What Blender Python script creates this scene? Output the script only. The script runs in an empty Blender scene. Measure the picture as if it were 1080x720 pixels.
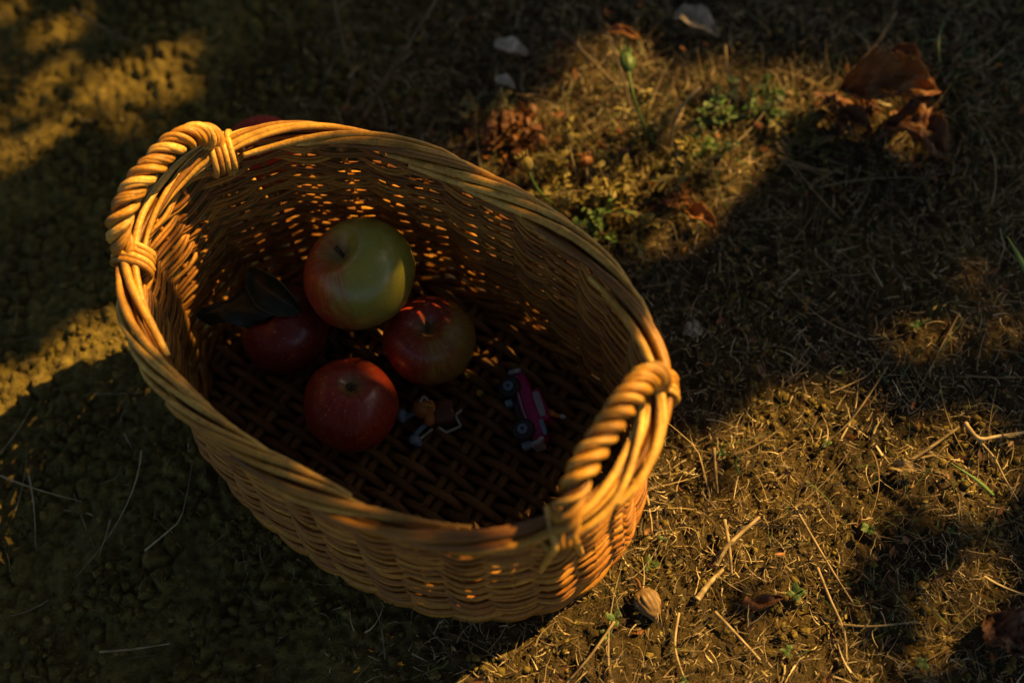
import bpy, math, random
import numpy as np
from mathutils import Vector, Matrix, noise
rng = np.random.default_rng(7); random.seed(7)
PI = math.pi; TAU = 2*PI
scene = bpy.context.scene
COL = scene.collection

# ------------------------------------------------------------------ camera numbers (metres)
PITCH, ROLL, FPX = 1.11, -.1588, 1500.0
fw = np.array([0, math.cos(PITCH), -math.sin(PITCH)]); rr_ = np.array([1., 0, 0]); uu_ = np.cross(rr_, fw)
r2 = rr_*math.cos(ROLL)+uu_*math.sin(ROLL); u2 = -rr_*math.sin(ROLL)+uu_*math.cos(ROLL)
CAM = np.array([0, 0, 1.])
def at(x, y, z=0.):
    d = fw+r2*(x-540)/FPX-u2*(y-360)/FPX
    return CAM+d*(z-1)/d[2]
def pj(P):
    d = np.asarray(P)-CAM; z = d@fw
    return 540+FPX*(d@r2)/z, 360-FPX*(d@u2)/z
def updir(ax, ay, az):       # camera-space direction (right, up, towards viewer) to world
    v = r2*ax+u2*ay-fw*az
    return Vector(v/np.linalg.norm(v))
SUN_EL, SUN_AZ = math.radians(40), math.radians(26)
SUN = np.array([math.cos(SUN_EL)*math.cos(SUN_AZ), math.cos(SUN_EL)*math.sin(SUN_AZ), math.sin(SUN_EL)])

# ------------------------------------------------------------------ object helpers
def tag(o, label=None, cat=None, group=None, kind=None):
    if label: o['label'] = label
    if cat: o['category'] = cat
    if group: o['group'] = group
    if kind: o['kind'] = kind
    return o
def empty(name, loc=(0, 0, 0)):
    o = bpy.data.objects.new(name, None); o.empty_display_size = .02; COL.objects.link(o); o.location = loc
    return o
class MB:
    def __init__(s): s.v = []; s.f = []; s.t = []; s.n = 0
    def add(s, v, f, tone=.5):
        v = np.asarray(v, float)
        s.v.append(v); s.t.append(np.full(len(v), tone) if np.isscalar(tone) else np.asarray(tone, float))
        for a in f: s.f.append(tuple(int(i)+s.n for i in a))
        s.n += len(v)
    def build(s, name, mat, parent=None, smooth=True, origin=None):
        v = np.concatenate(s.v)
        if parent is not None: v = v-np.array(parent_world(parent))
        elif origin is not None: v = v-np.array(origin)
        me = bpy.data.meshes.new(name); me.from_pydata(v.tolist(), [], s.f); me.update()
        a = me.attributes.new('tone', 'FLOAT', 'POINT'); a.data.foreach_set('value', np.concatenate(s.t).astype(np.float32))
        if smooth: me.polygons.foreach_set('use_smooth', [True]*len(me.polygons))
        o = bpy.data.objects.new(name, me); COL.objects.link(o)
        if mat: me.materials.append(mat)
        if parent is not None: o.parent = parent
        elif origin is not None: o.location = origin
        return o
def parent_world(o):
    l = Vector(o.location)
    while o.parent is not None: o = o.parent; l = l+Vector(o.location)
    return l
def smooth_path(P, n):
    P = np.asarray(P, float); m = len(P)
    out = []
    for k in range(n):
        x = k/(n-1)*(m-1); i = min(int(x), m-2); t = x-i
        p0 = P[max(i-1, 0)]; p1 = P[i]; p2 = P[i+1]; p3 = P[min(i+2, m-1)]
        out.append(.5*((2*p1)+(-p0+p2)*t+(2*p0-5*p1+4*p2-p3)*t*t+(-p0+3*p1-3*p2+p3)*t**3))
    return np.array(out)
def nodes_on(P, step=.075, amt=.13):
    s_ = np.concatenate([[0], np.cumsum(np.linalg.norm(np.diff(P, axis=0), axis=1))]); o = rng.uniform(0, step)
    return 1+amt*np.exp(-(((s_-o+step/2) % step-step/2)/.0022)**2)+.035*np.sin(s_*260+o*900)
def tube(mb, P, r, k=6, closed=False, tone=.5, cap=True, flat=1., up=None):
    P = np.asarray(P, float); n = len(P)
    r = np.full(n, r) if np.isscalar(r) else np.asarray(r, float)
    if closed: T = np.roll(P, -1, 0)-np.roll(P, 1, 0)
    else: T = np.gradient(P, axis=0)
    T /= np.linalg.norm(T, axis=1)[:, None]+1e-12
    N = np.zeros_like(P)
    a = np.array([0, 0, 1.]) if up is None else np.asarray(up, float)
    if abs(T[0]@a) > .95 and up is None: a = np.array([1., 0, 0])
    v = a-T[0]*(a@T[0]); v /= np.linalg.norm(v)
    for i in range(n):
        if closed:
            v = np.array([0, 0, 1.])-T[i]*T[i][2]
        else: v = v-T[i]*(v@T[i])
        v = v/(np.linalg.norm(v)+1e-12); N[i] = v
    B = np.cross(T, N)
    ang = np.arange(k)/k*TAU
    V = P[:, None]+r[:, None, None]*(np.cos(ang)[None, :, None]*N[:, None]*flat+np.sin(ang)[None, :, None]*B[:, None])
    F = []
    m = n if closed else n-1
    for i in range(m):
        j = (i+1) % n
        for q in range(k):
            w = (q+1) % k
            F.append((i*k+q, i*k+w, j*k+w, j*k+q))
    if cap and not closed:
        F.append(tuple(range(k-1, -1, -1))); F.append(tuple((n-1)*k+q for q in range(k)))
    mb.add(V.reshape(-1, 3), F, tone)
def frame_from(axis, spin=0.):
    z = Vector(axis).normalized()
    q = z.to_track_quat('Z', 'Y')
    return (q.to_matrix() @ Matrix.Rotation(spin, 3, 'Z'))
ICO = None
def ico(sub):
    import bmesh
    bm = bmesh.new(); bmesh.ops.create_icosphere(bm, subdivisions=sub, radius=1.)
    v = np.array([x.co[:] for x in bm.verts]); f = [tuple(q.index for q in x.verts) for x in bm.faces]; bm.free()
    return v, f

# ------------------------------------------------------------------ materials
def mat(name, rough=.6, spec=.5):
    m = bpy.data.materials.new(name); m.use_nodes = True
    nt = m.node_tree; b = nt.nodes['Principled BSDF']
    b.inputs['Roughness'].default_value = rough; b.inputs['Specular IOR Level'].default_value = spec
    return m, nt, b
def N(nt, typ, **kw):
    n = nt.nodes.new(typ)
    for k, v in kw.items():
        if k in n.inputs: n.inputs[k].default_value = v
        else: setattr(n, k, v)
    return n
def ramp(nt, fac, stops):
    n = nt.nodes.new('ShaderNodeValToRGB'); e = n.color_ramp.elements
    while len(e) < len(stops): e.new(.5)
    for i, (p, c) in enumerate(stops): e[i].position = p; e[i].color = (*c, 1)
    nt.links.new(fac, n.inputs['Fac']); return n.outputs['Color']
def mix(nt, fac, a, b, mode='MIX'):
    n = nt.nodes.new('ShaderNodeMix'); n.data_type = 'RGBA'; n.blend_type = mode
    for s, v in ((n.inputs[0], fac), (n.inputs[6], a), (n.inputs[7], b)):
        if isinstance(v, bpy.types.NodeSocket): nt.links.new(v, s)
        else: s.default_value = v if not isinstance(v, tuple) else (*v, 1)
    return n.outputs[2]
def objco(nt): return nt.nodes.new('ShaderNodeTexCoord').outputs['Object']
def noisetex(nt, co, scale, detail=4, rough=.6):
    n = N(nt, 'ShaderNodeTexNoise'); n.inputs['Scale'].default_value = scale; n.inputs['Detail'].default_value = detail; n.inputs['Roughness'].default_value = rough
    nt.links.new(co, n.inputs['Vector']); return n.outputs['Fac']
def bump(nt, b, h, dist, strength=1.):
    n = nt.nodes.new('ShaderNodeBump'); n.inputs['Distance'].default_value = dist; n.inputs['Strength'].default_value = strength
    nt.links.new(h, n.inputs['Height']); nt.links.new(n.outputs['Normal'], b.inputs['Normal'])
def attr(nt, name='tone'):
    n = nt.nodes.new('ShaderNodeAttribute'); n.attribute_name = name; return n.outputs['Fac']

def wicker_mat(name, c0, c1, c2, rough=.42):
    m, nt, b = mat(name, rough, .30)
    co = objco(nt); t = attr(nt)
    base = ramp(nt, t, [(0, c0), (.5, c1), (1, c2)])
    n1 = noisetex(nt, co, 60, 5, .65); n2 = noisetex(nt, co, 420, 3, .7)
    f = ramp(nt, n1, [(.35, (0, 0, 0)), (.7, (1, 1, 1))])
    c = mix(nt, f, base, mix(nt, .65, base, (.14, .06, .010)))
    f2 = ramp(nt, n2, [(.45, (0, 0, 0)), (.75, (.5, .5, .5))])
    c = mix(nt, f2, c, (.08, .035, .008))
    nt.links.new(c, b.inputs['Base Color'])
    bump(nt, b, n2, .0008, .6)
    rr = nt.nodes.new('ShaderNodeMapRange'); rr.inputs[3].default_value = rough-.1; rr.inputs[4].default_value = rough+.2
    nt.links.new(n1, rr.inputs[0]); nt.links.new(rr.outputs[0], b.inputs['Roughness'])
    return m
M_WICK = wicker_mat('willow', (.19, .065, .007), (.39, .155, .014), (.56, .265, .028))
M_RIM = wicker_mat('willow_rim', (.14, .050, .007), (.49, .235, .024), (.70, .41, .075), .38)
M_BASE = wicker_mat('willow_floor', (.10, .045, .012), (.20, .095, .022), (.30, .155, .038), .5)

def soil_mat():
    m, nt, b = mat('soil', .95, .15)
    co = objco(nt)
    a = noisetex(nt, co, 9, 6, .6); d = noisetex(nt, co, 130, 5, .7); g = noisetex(nt, co, 500, 3, .7)
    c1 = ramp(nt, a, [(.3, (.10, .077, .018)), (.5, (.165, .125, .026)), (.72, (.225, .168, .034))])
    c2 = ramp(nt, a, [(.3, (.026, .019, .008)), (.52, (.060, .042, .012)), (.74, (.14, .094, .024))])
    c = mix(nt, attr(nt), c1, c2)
    f = ramp(nt, d, [(.38, (0, 0, 0)), (.66, (1, 1, 1))])
    c = mix(nt, f, mix(nt, .6, c, (.035, .024, .012)), c)
    f = ramp(nt, g, [(.62, (0, 0, 0)), (.72, (.6, .6, .6))])
    c = mix(nt, f, c, (.19, .135, .06))
    nt.links.new(c, b.inputs['Base Color'])
    add = nt.nodes.new('ShaderNodeMath'); add.operation = 'MULTIPLY_ADD'; add.inputs[1].default_value = .35
    nt.links.new(g, add.inputs[0]); nt.links.new(d, add.inputs[2])
    bump(nt, b, add.outputs[0], .005, 1.)
    return m
M_SOIL = soil_mat()
def crumb_mat():
    m, nt, b = mat('soil_crumb', .95, .1)
    t = attr(nt); co = objco(nt)
    c = ramp(nt, t, [(0, (.09, .068, .017)), (.6, (.155, .116, .025)), (1, (.22, .162, .037))])
    n = noisetex(nt, co, 300, 4, .7)
    nt.links.new(mix(nt, n, mix(nt, .5, c, (.03, .02, .01)), c), b.inputs['Base Color'])
    bump(nt, b, n, .002, .9); return m
M_CRUMB = crumb_mat()
def blade_mat(name, stops, rough=.6, transl=.0, scale=90):
    m, nt, b = mat(name, rough, .3)
    t = attr(nt); co = objco(nt)
    c = ramp(nt, t, stops)
    n = noisetex(nt, co, scale, 4, .7)
    c = mix(nt, ramp(nt, n, [(.35, (0, 0, 0)), (.7, (.7, .7, .7))]), c, mix(nt, .6, c, (.04, .025, .01)))
    nt.links.new(c, b.inputs['Base Color'])
    if transl:
        tr = nt.nodes.new('ShaderNodeBsdfTranslucent'); nt.links.new(c, tr.inputs['Color'])
        ms = nt.nodes.new('ShaderNodeMixShader'); ms.inputs[0].default_value = transl
        out = nt.nodes['Material Output']
        nt.links.new(b.outputs[0], ms.inputs[1]); nt.links.new(tr.outputs[0], ms.inputs[2]); nt.links.new(ms.outputs[0], out.inputs['Surface'])
    return m
M_STRAW = blade_mat('dry_straw', [(0, (.04, .028, .014)), (.4, (.12, .082, .035)), (.75, (.34, .245, .11)), (1, (.55, .44, .24))], .55, .15)
M_GREEN = blade_mat('green_leaf', [(0, (.035, .06, .018)), (.5, (.07, .13, .03)), (1, (.13, .24, .045))], .5, .3)
M_DRYLEAF = blade_mat('dry_leaf', [(0, (.07, .028, .012)), (.5, (.20, .075, .02)), (1, (.36, .15, .035))], .55, .25, 160)
M_PALELEAF = blade_mat('pale_leaf', [(0, (.30, .25, .17)), (.5, (.52, .44, .31)), (1, (.78, .70, .54))], .7, .2, 120)
M_YELLOWISH = blade_mat('yellowed_leaf', [(0, (.08, .075, .02)), (.5, (.19, .155, .035)), (1, (.33, .25, .05))], .6, .3, 200)
M_HUSK = blade_mat('husk_skin', [(0, (.10, .055, .02)), (.6, (.24, .145, .05)), (1, (.34, .22, .09))], .6, .1, 200)
M_CANOPY = blade_mat('tree_leaf', [(0, (.03, .05, .015)), (1, (.07, .10, .025))], .5, .12)
M_BARK = blade_mat('bark', [(0, (.06, .045, .03)), (1, (.12, .09, .06))], .9)
def dark_leaf():
    m, nt, b = mat('apple_leaf', .33, .5)
    co = objco(nt); t = attr(nt)
    n = noisetex(nt, co, 90, 4)
    c = mix(nt, n, (.006, .012, .005), (.013, .024, .007))
    c = mix(nt, ramp(nt, t, [(.8, (0, 0, 0)), (1, (1, 1, 1))]), c, (.26, .24, .07))
    nt.links.new(c, b.inputs['Base Color']); bump(nt, b, n, .001, .5); return m
M_APLEAF = dark_leaf()

def apple_mat(name, ground, blush, deep, amount, direction):
    """skin: ground colour with red blush on the side named by direction, broken into streaks, with pale lenticels"""
    m, nt, b = mat(name, .32, .45)
    b.inputs['Coat Weight'].default_value = .2; b.inputs['Coat Roughness'].default_value = .12
    co = objco(nt)
    vec = nt.nodes.new('ShaderNodeVectorMath'); vec.operation = 'DOT_PRODUCT'
    nt.links.new(co, vec.inputs[0]); vec.inputs[1].default_value = tuple(Vector(direction).normalized()*14)
    sep = nt.nodes.new('ShaderNodeSeparateXYZ'); nt.links.new(co, sep.inputs[0])
    at2 = nt.nodes.new('ShaderNodeMath'); at2.operation = 'ARCTAN2'; nt.links.new(sep.outputs[0], at2.inputs[0]); nt.links.new(sep.outputs[1], at2.inputs[1])
    cmb = nt.nodes.new('ShaderNodeCombineXYZ'); nt.links.new(at2.outputs[0], cmb.inputs[0])
    mz = nt.nodes.new('ShaderNodeMath'); mz.operation = 'MULTIPLY'; mz.inputs[1].default_value = 6; nt.links.new(sep.outputs[2], mz.inputs[0]); nt.links.new(mz.outputs[0], cmb.inputs[1])
    streak = noisetex(nt, cmb.outputs[0], 9, 5, .75)
    blot = noisetex(nt, co, 26, 4, .6)
    s = nt.nodes.new('ShaderNodeMath'); s.operation = 'ADD'; nt.links.new(vec.outputs['Value'], s.inputs[0]); nt.links.new(streak, s.inputs[1])
    s2 = nt.nodes.new('ShaderNodeMath'); s2.operation = 'ADD'; nt.links.new(s.outputs[0], s2.inputs[0]); nt.links.new(blot, s2.inputs[1])
    mr = nt.nodes.new('ShaderNodeMapRange'); mr.interpolation_type = 'SMOOTHSTEP'
    mr.inputs[1].default_value = 1.45-amount; mr.inputs[2].default_value = 2.0-amount
    nt.links.new(s2.outputs[0], mr.inputs[0])
    red = mix(nt, ramp(nt, streak, [(.35, (0, 0, 0)), (.65, (1, 1, 1))]), blush, deep)
    c = mix(nt, mr.outputs[0], ground, red)
    vo = nt.nodes.new('ShaderNodeTexVoronoi'); vo.inputs['Scale'].default_value = 230; nt.links.new(co, vo.inputs['Vector'])
    dots = ramp(nt, vo.outputs['Distance'], [(.12, (.75, .75, .75)), (.22, (0, 0, 0))])
    c = mix(nt, dots, c, mix(nt, .5, c, (.55, .42, .16)))
    fl = nt.nodes.new('ShaderNodeCombineXYZ'); nt.links.new(sep.outputs[0], fl.inputs[0]); nt.links.new(sep.outputs[1], fl.inputs[1])
    ln = nt.nodes.new('ShaderNodeVectorMath'); ln.operation = 'LENGTH'; nt.links.new(fl.outputs[0], ln.inputs[0])
    mr2 = nt.nodes.new('ShaderNodeMapRange'); mr2.inputs[1].default_value = .003; mr2.inputs[2].default_value = .012; mr2.inputs[3].default_value = .75; mr2.inputs[4].default_value = 0.
    nt.links.new(ln.outputs['Value'], mr2.inputs[0])
    c = mix(nt, mr2.outputs[0], c, (.17, .15, .045))    # greenish russet round the stem and the eye
    nt.links.new(c, b.inputs['Base Color'])
    bump(nt, b, blot, .0006, .5)
    return m
def plain(name, col, rough=.4, spec=.5, var=.25, scale=200):
    m, nt, b = mat(name, rough, spec)
    n = noisetex(nt, objco(nt), scale, 4)
    nt.links.new(mix(nt, n, tuple(x*(1-var) for x in col), tuple(min(1, x*(1+var)) for x in col)), b.inputs['Base Color'])
    bump(nt, b, n, .0003, .4); return m

# ------------------------------------------------------------------ ground
def ground_h(x, y):
    v = Vector((x*6, y*6, 0)); h = .007*noise.noise(v)
    v = Vector((x*22, y*22, 3)); h += .0045*noise.noise(v)
    d = noise.voronoi(Vector((x*48+.7*noise.noise(Vector((x*40, y*40, 9))), y*48, 1)))[0][0]
    h += .0045*max(0., .55-d)*(.55+.9*noise.noise(Vector((x*9, y*9, 7))))
    if -.7 < x < .7 and 0 < y < 1.15:
        wx = x+.004*noise.noise(Vector((x*70, y*70, 21))); wy = y+.004*noise.noise(Vector((x*70, y*70, 31)))
        d = noise.voronoi(Vector((wx*125, wy*125, 4)))[0]
        m_ = min(1., max(.15, .75+1.3*noise.noise(Vector((x*16, y*16, 40)))))
        rs_ = right_side(x, y)
        d2 = noise.voronoi(Vector((wx*62+3, wy*62, 14)))[0]; w_ = min(1, max(0, .5+1.6*noise.noise(Vector((x*24, y*24, 60)))))
        h += (.0155-.0050*rs_)*m_*(w_*(min(.62, d[1]-d[0])-.25)+1.25*(1-w_)*(min(.5, d2[1]-d2[0])-.22))
        h += .0036*noise.noise(Vector((x*150, y*150, 5)))+.0022*noise.noise(Vector((x*65, y*65, 15)))
    if math.hypot(x, y-.5) > 3: h *= .5
    ex_, ey_ = x+.0825, y-.4455      # the soil is pressed flat under the basket
    lx_ = (.748*ex_-.663*ey_)/.20; ly_ = (.663*ex_+.748*ey_)/.13; q_ = lx_*lx_+ly_*ly_
    if q_ < 1.15: h = min(h, .004)*min(1, max(.25, (q_-.8)/.35))
    return h
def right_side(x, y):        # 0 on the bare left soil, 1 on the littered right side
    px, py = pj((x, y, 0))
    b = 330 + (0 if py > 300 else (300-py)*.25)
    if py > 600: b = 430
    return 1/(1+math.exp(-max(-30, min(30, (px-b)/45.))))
def axis_coords(lo, hi, step, far):
    c = list(np.arange(lo, hi, step)); s = step; a = c[-1]
    while a < far: s *= 1.25; a += s; c.append(a)
    s = step; a = c[0]; L = []
    while a > -far: s *= 1.25; a -= s; L.append(a)
    return np.array(L[::-1]+c)
gx = axis_coords(-.52, .56, .0024, 60); gy = axis_coords(.13, 1.0, .0024, 60)
def basket_dent(x, y): return 0
V = []
for y in gy:
    for x in gx: V.append((x, y, ground_h(x, y)))
nx = len(gx); F = []
for j in range(len(gy)-1):
    for i in range(nx-1):
        a = j*nx+i; F.append((a, a+1, a+1+nx, a+nx))
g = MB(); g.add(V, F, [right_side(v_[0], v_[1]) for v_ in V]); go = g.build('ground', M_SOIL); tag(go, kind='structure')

# ------------------------------------------------------------------ basket
BC = np.array([-.0825, .4455]); YAW = -.7253; A, B_, EXP, HR = .1935, .1237, 2.18, .1635
NS = 33; SUB = 10
tt = np.linspace(0, TAU, 4001)
cx_, sx_ = np.cos(tt), np.sin(tt)
px_ = A*np.sign(cx_)*np.abs(cx_)**(2/EXP); py_ = B_*np.sign(sx_)*np.abs(sx_)**(2/EXP)
arc = np.concatenate([[0], np.cumsum(np.hypot(np.diff(px_), np.diff(py_)))]); PER = arc[-1]
def theta(u): return np.interp(np.mod(u, 1.)*PER, arc, tt)
cy_, sy_ = math.cos(YAW), math.sin(YAW)
def toworld(x, y, z):
    return np.stack([BC[0]+cy_*x-sy_*y, BC[1]+sy_*x+cy_*y, z+0*x], -1)
def scale_at(z):
    h = np.clip(z/HR, 0, 1)
    return .915+.085*h**1.1+.040*np.exp(-((h-.24)/.20)**2)*(h < 2)-.040*np.exp(-(.24/.20)**2)*(1-h)
def wall(u, z, off=0.):
    """u = fraction round the rim, z = height, off = outward offset"""
    u = np.asarray(u, float); z = np.asarray(z, float)+0*u
    def pt(u):
        t = theta(u); c, s = np.cos(t), np.sin(t); k = scale_at(z)
        kb = k+.025*(1-np.clip(z/HR, 0, 1))
        lo = 1-np.clip(z/HR, 0, 1)
        return A*k*np.sign(c)*np.abs(c)**(2/EXP)+.0065*lo, B_*kb*np.sign(s)*np.abs(s)**(2/EXP)-.0120*lo
    x, y = pt(u); x1, y1 = pt(u+.004); x0, y0 = pt(u-.004)
    tx, ty = x1-x0, y1-y0; l = np.hypot(tx, ty)+1e-12
    nx, ny = ty/l, -tx/l
    return toworld(x+nx*off, y+ny*off, z)
basket = empty('wicker_basket', (BC[0], BC[1], 0.))
tag(basket, 'oval brown wicker basket with two rope twisted handles standing on bare soil', 'basket')
# weave
mb = MB()
z0, z1, NROW = .020, HR-.0095, 50
us = np.arange(NS*SUB)/(NS*SUB)
rowz = [z0+(z1-z0)*(i+.5)/NROW for i in range(NROW)]
phg = .3
for i, z in enumerate(rowz):
    ph = rng.uniform(0, 1)
    amp = .0030
    w = np.cos(PI*(us*NS)+PI*((i//2) % 2))
    # NS is odd so a full turn flips the sign: blend over one stake gap
    off = (amp+.0005*rng.normal())*np.sign(w)*np.abs(w)**.8+.0013*np.cos(TAU*us*17+.004*i)+.0004*np.interp(us*NS*2, np.arange(NS*2+1), rng.normal(size=NS*2+1))
    zz = z+.0009*np.sin(TAU*(us*3+phg))+.00018*np.interp(us*NS, np.arange(NS+1), rng.normal(size=NS+1))+.0007*rng.normal(size=len(us)).cumsum()/60
    zz = zz+.0009*np.cos(TAU*us*NS)*(1 if i % 2 else -1)*0
    P = wall(us, zz, off)
    P[-1] = (P[-2]+P[0])/2
    # tone changes along the row where one rod ends and the next begins
    ton = np.zeros(len(us)); cuts = sorted(rng.integers(0, len(us), 4)); cur = rng.uniform(0, 1); 
    for k in range(len(us)):
        if k in cuts: cur = rng.uniform(0, 1)
        ton[k] = cur
    tube(mb, P, .00168*(1+.08*rng.normal()), 6, closed=True, tone=np.repeat(ton, 6), flat=.95)
mb.build('woven_wall', M_WICK, basket)
# stakes
mb = MB()
for s in range(NS):
    zs = np.linspace(.004, HR-.006, 9)
    u = np.full(9, s/NS)+rng.normal()*.0006
    for d in (-.0012,):
        tube(mb, wall(u+d*0, zs, 0.), .0024, 6, tone=rng.uniform(0, .6))
mb.build('stakes', M_WICK, basket)
# waling: three strand rope bands at foot and under the rim
def wale(mb, z, n=3, amp=.0042, r=.0029, per=None, dz=.0028, toneb=0.2):
    us = np.arange(NS*12)/(NS*12)
    turns = NS//n
    for k in range(n):
        a = TAU*(us*turns+k/n)
        tube(mb, wall(us, z+dz*np.sin(a), amp*np.cos(a)), r, 7, closed=True, tone=toneb+rng.uniform(0, .6))
mb = MB(); wale(mb, .0062, 3, .0048, .0032, dz=.0030); wale(mb, .0145, 3, .0046, .0030, dz=.0028)
mb.build('foot_band', M_WICK, basket)
# rolled rim
mb = MB()
NR = 33; LEN = 5.2
for c in range(3):
    us = np.arange(NS*6)/(NS*6)
    tube(mb, wall(us, HR+.000-.002*(c == 1), (c-1)*.0024), .0022, 6, closed=True, tone=.0)
for i in range(NR):
    n = 90; t = np.linspace(0, 1, n)
    L = LEN*(1+.12*rng.normal())
    u = (i+rng.normal()*.15)/NS+t*L/NS
    # section angle: outside low -> top -> inside low
    al = np.radians(215-np.interp(t, [0, .12, .5, .85, 1], [0, 45, 125, 200, 222])+rng.normal()*4)
    Rx = .0080+.0014*rng.normal(); Rz = .0066+.0012*rng.normal()
    rad = .0027*(1+.15*rng.normal())*np.interp(t, [0, .1, .85, 1], [.95, 1, .92, .72])
    off = -Rx*np.cos(al); zz = HR-.001+Rz*np.sin(al)
    off = -off*-1
    P = wall(u, zz, off+.0007*np.sin(t*9+i)); 
    tube(mb, P, rad*nodes_on(P), 8, tone=np.repeat(np.clip((rng.uniform(.0, .35) if rng.random() < .28 else rng.uniform(.4, 1.))+.18*np.sin(t*5+i)+.25*(t > .93), 0, 1), 8), flat=rng.uniform(.78, 1.))
mb.build('rolled_rim', M_RIM, basket)
# floor of the basket
mb = MB()
def ell_half(v, a, b): return a*np.sqrt(max(0, 1-(v/b)**2))
FA, FB = A*.895, B_*.915; STK = .030
sx = np.arange(-FA+.012, FA-.005, STK)
sticks = list(sx)
for i, x in enumerate(sticks):
    h = ell_half(x, FB, FA)
    for d in (-.0040, .0040):
        y = np.linspace(-h, h, 12); tube(mb, toworld(np.full(12, x+d)+.0062, y-.0115, .0105), .0038, 6, tone=rng.uniform(.3, .9))
rows = np.arange(-FB+.006, FB-.004, .0082)
for j, y in enumerate(rows):
    h = ell_half(y, FA, FB)
    x = np.linspace(-h, h, 120)
    ph = (x-sticks[0])/STK
    w = np.cos(PI*ph+PI*((j//1) % 2)); z = .0105+.0052*np.sign(w)*np.abs(w)**.7
    tube(mb, toworld(x+.0062, np.full(120, y)-.0115+.0006*np.sin(x*80+j), z), .0036*(1+.08*rng.normal()), 7, tone=rng.uniform(0, .8))
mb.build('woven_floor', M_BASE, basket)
# handles
def handle(sgn, hh, lean, hw, shift=0., foot_down=.03):
    n = 110; t = np.linspace(0, 1, n)
    # core path in basket space
    ang = PI*t
    ex = 2/2.5
    yy = hw*np.sign(np.cos(ang))*np.abs(np.cos(ang))**ex
    zz = HR+hh*np.abs(np.sin(ang))**ex
    rimx = A*np.power(np.clip(1-np.abs(yy/B_)**EXP, 0, 1), 1/EXP)
    rise = (zz-HR)/hh
    bow = A*np.power(np.clip(1-np.abs(hw/B_)**EXP, 0, 1), 1/EXP)
    xx = sgn*(bow+.004+(A-bow)*.55*rise+lean*rise**1.2)
    P = toworld(xx, yy, zz)
    # extend both ends down inside the wall
    e0 = toworld(np.array([xx[0]*.955]), yy[:1], np.array([HR-.02]))[0]; e1 = toworld(np.array([xx[-1]*.955]), yy[-1:], np.array([HR-.02]))[0]
    P = np.vstack([[e0], P, [e1]]); P = smooth_path(P, 150)
    T = np.gradient(P, axis=0); T /= np.linalg.norm(T, axis=1)[:, None]
    up = toworld(np.array([1.*sgn]), np.array([0.]), np.array([0.]))[0]-toworld(np.array([0.]), np.array([0.]), np.array([0.]))[0]
    Nn = up[None]-T*(T@up)[:, None]; Nn /= np.linalg.norm(Nn, axis=1)[:, None]
    Bn = np.cross(T, Nn)
    s = np.concatenate([[0], np.cumsum(np.linalg.norm(np.diff(P, axis=0), axis=1))]); L = s[-1]
    m = MB()
    tube(m, P, .0040, 8, tone=.1)
    k = 3; pitch = .033
    for q in range(k):
        base = rng.uniform(.3, .9)
        for e in (-.17, 0., .17):
            N2 = 420; ss = np.linspace(0, L, N2)
            Pi = np.stack([np.interp(ss, s, P[:, c]) for c in range(3)], -1)
            Ni = np.stack([np.interp(ss, s, Nn[:, c]) for c in range(3)], -1); Bi = np.stack([np.interp(ss, s, Bn[:, c]) for c in range(3)], -1)
            a = TAU*(ss/pitch+(q+e)/k)+.25*np.sin(ss*60+q)
            rad = .0058+.0011*(e == 0.)+.0005*np.sin(ss*150+q*2+e*9)+.0003*rng.normal()
            X = Pi+rad[:, None]*(np.cos(a)[:, None]*Ni+np.sin(a)[:, None]*Bi)
            tube(m, X, .0023*(1+.10*rng.normal())*nodes_on(X, .06, .15), 8, tone=np.clip(base+rng.normal()*.22, 0, 1), flat=rng.uniform(.75, 1.))
    h = m.build('handle', M_RIM, basket)
    # lashing that ties each foot over the rim
    for end, (y_, sg2) in enumerate(((yy[0], 1), (yy[-1], -1))):
        m = MB()
        x_ = xx[0] if end == 0 else xx[-1]
        c = toworld(np.array([x_*.975]), np.array([y_]), np.array([HR-.002]))[0]
        # tangent of rim here
        uu = None
        tloc = np.array([-(abs(y_)/B_)**(EXP-1)*np.sign(y_)*sgn/ B_*A*0-0, 1.])
        # numeric tangent
        def rp(y): return toworld(np.array([sgn*A*(1-abs(y/B_)**EXP)**(1/EXP)]), np.array([y]), np.array([0.]))[0]
        tg = rp(y_+.002)-rp(y_-.002); tg /= np.linalg.norm(tg)
        outv = np.cross(tg, [0, 0, 1.]); 
        if outv@(c-np.array([BC[0], BC[1], 0])) < 0: outv = -outv
        for q in range(4):
            a = np.linspace(-PI/2-.3, 1.5*PI+.3, 46)
            sh = (q-1.5)*.0044+.007*sgn*(a/TAU-.25)*2
            X = c[None]+tg[None]*(sh[:, None])+outv[None]*((.0135)*np.cos(a))[:, None]+np.array([0, 0, 1.])[None]*((.0108)*np.sin(a)-.002)[:, None]
            tube(m, X, .0025*nodes_on(X, .05, .1), 7, tone=rng.uniform(.2, .95), flat=.85)
        # two rods running out of the lashing down the wall
        for q in (-1, 1):
            zz2 = np.linspace(HR-.009, HR-.066, 14)
            us_ = np.arange(660)/660; W_ = wall(us_, HR); u0 = us_[np.argmin(np.hypot(W_[:, 0]-c[0], W_[:, 1]-c[1]))]
            X = wall(u0+q*(.004+.010*np.linspace(0, 1, 14)), zz2, np.linspace(.0075, .0050, 14))
            tube(m, X, np.linspace(.0032, .0022, 14), 7, tone=rng.uniform(.4, .9))
        m.build('lashing', M_RIM, h)
    return h
handle(-1, .037, -.002, .051)
handle(1, .042, -.014, .056)

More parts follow.
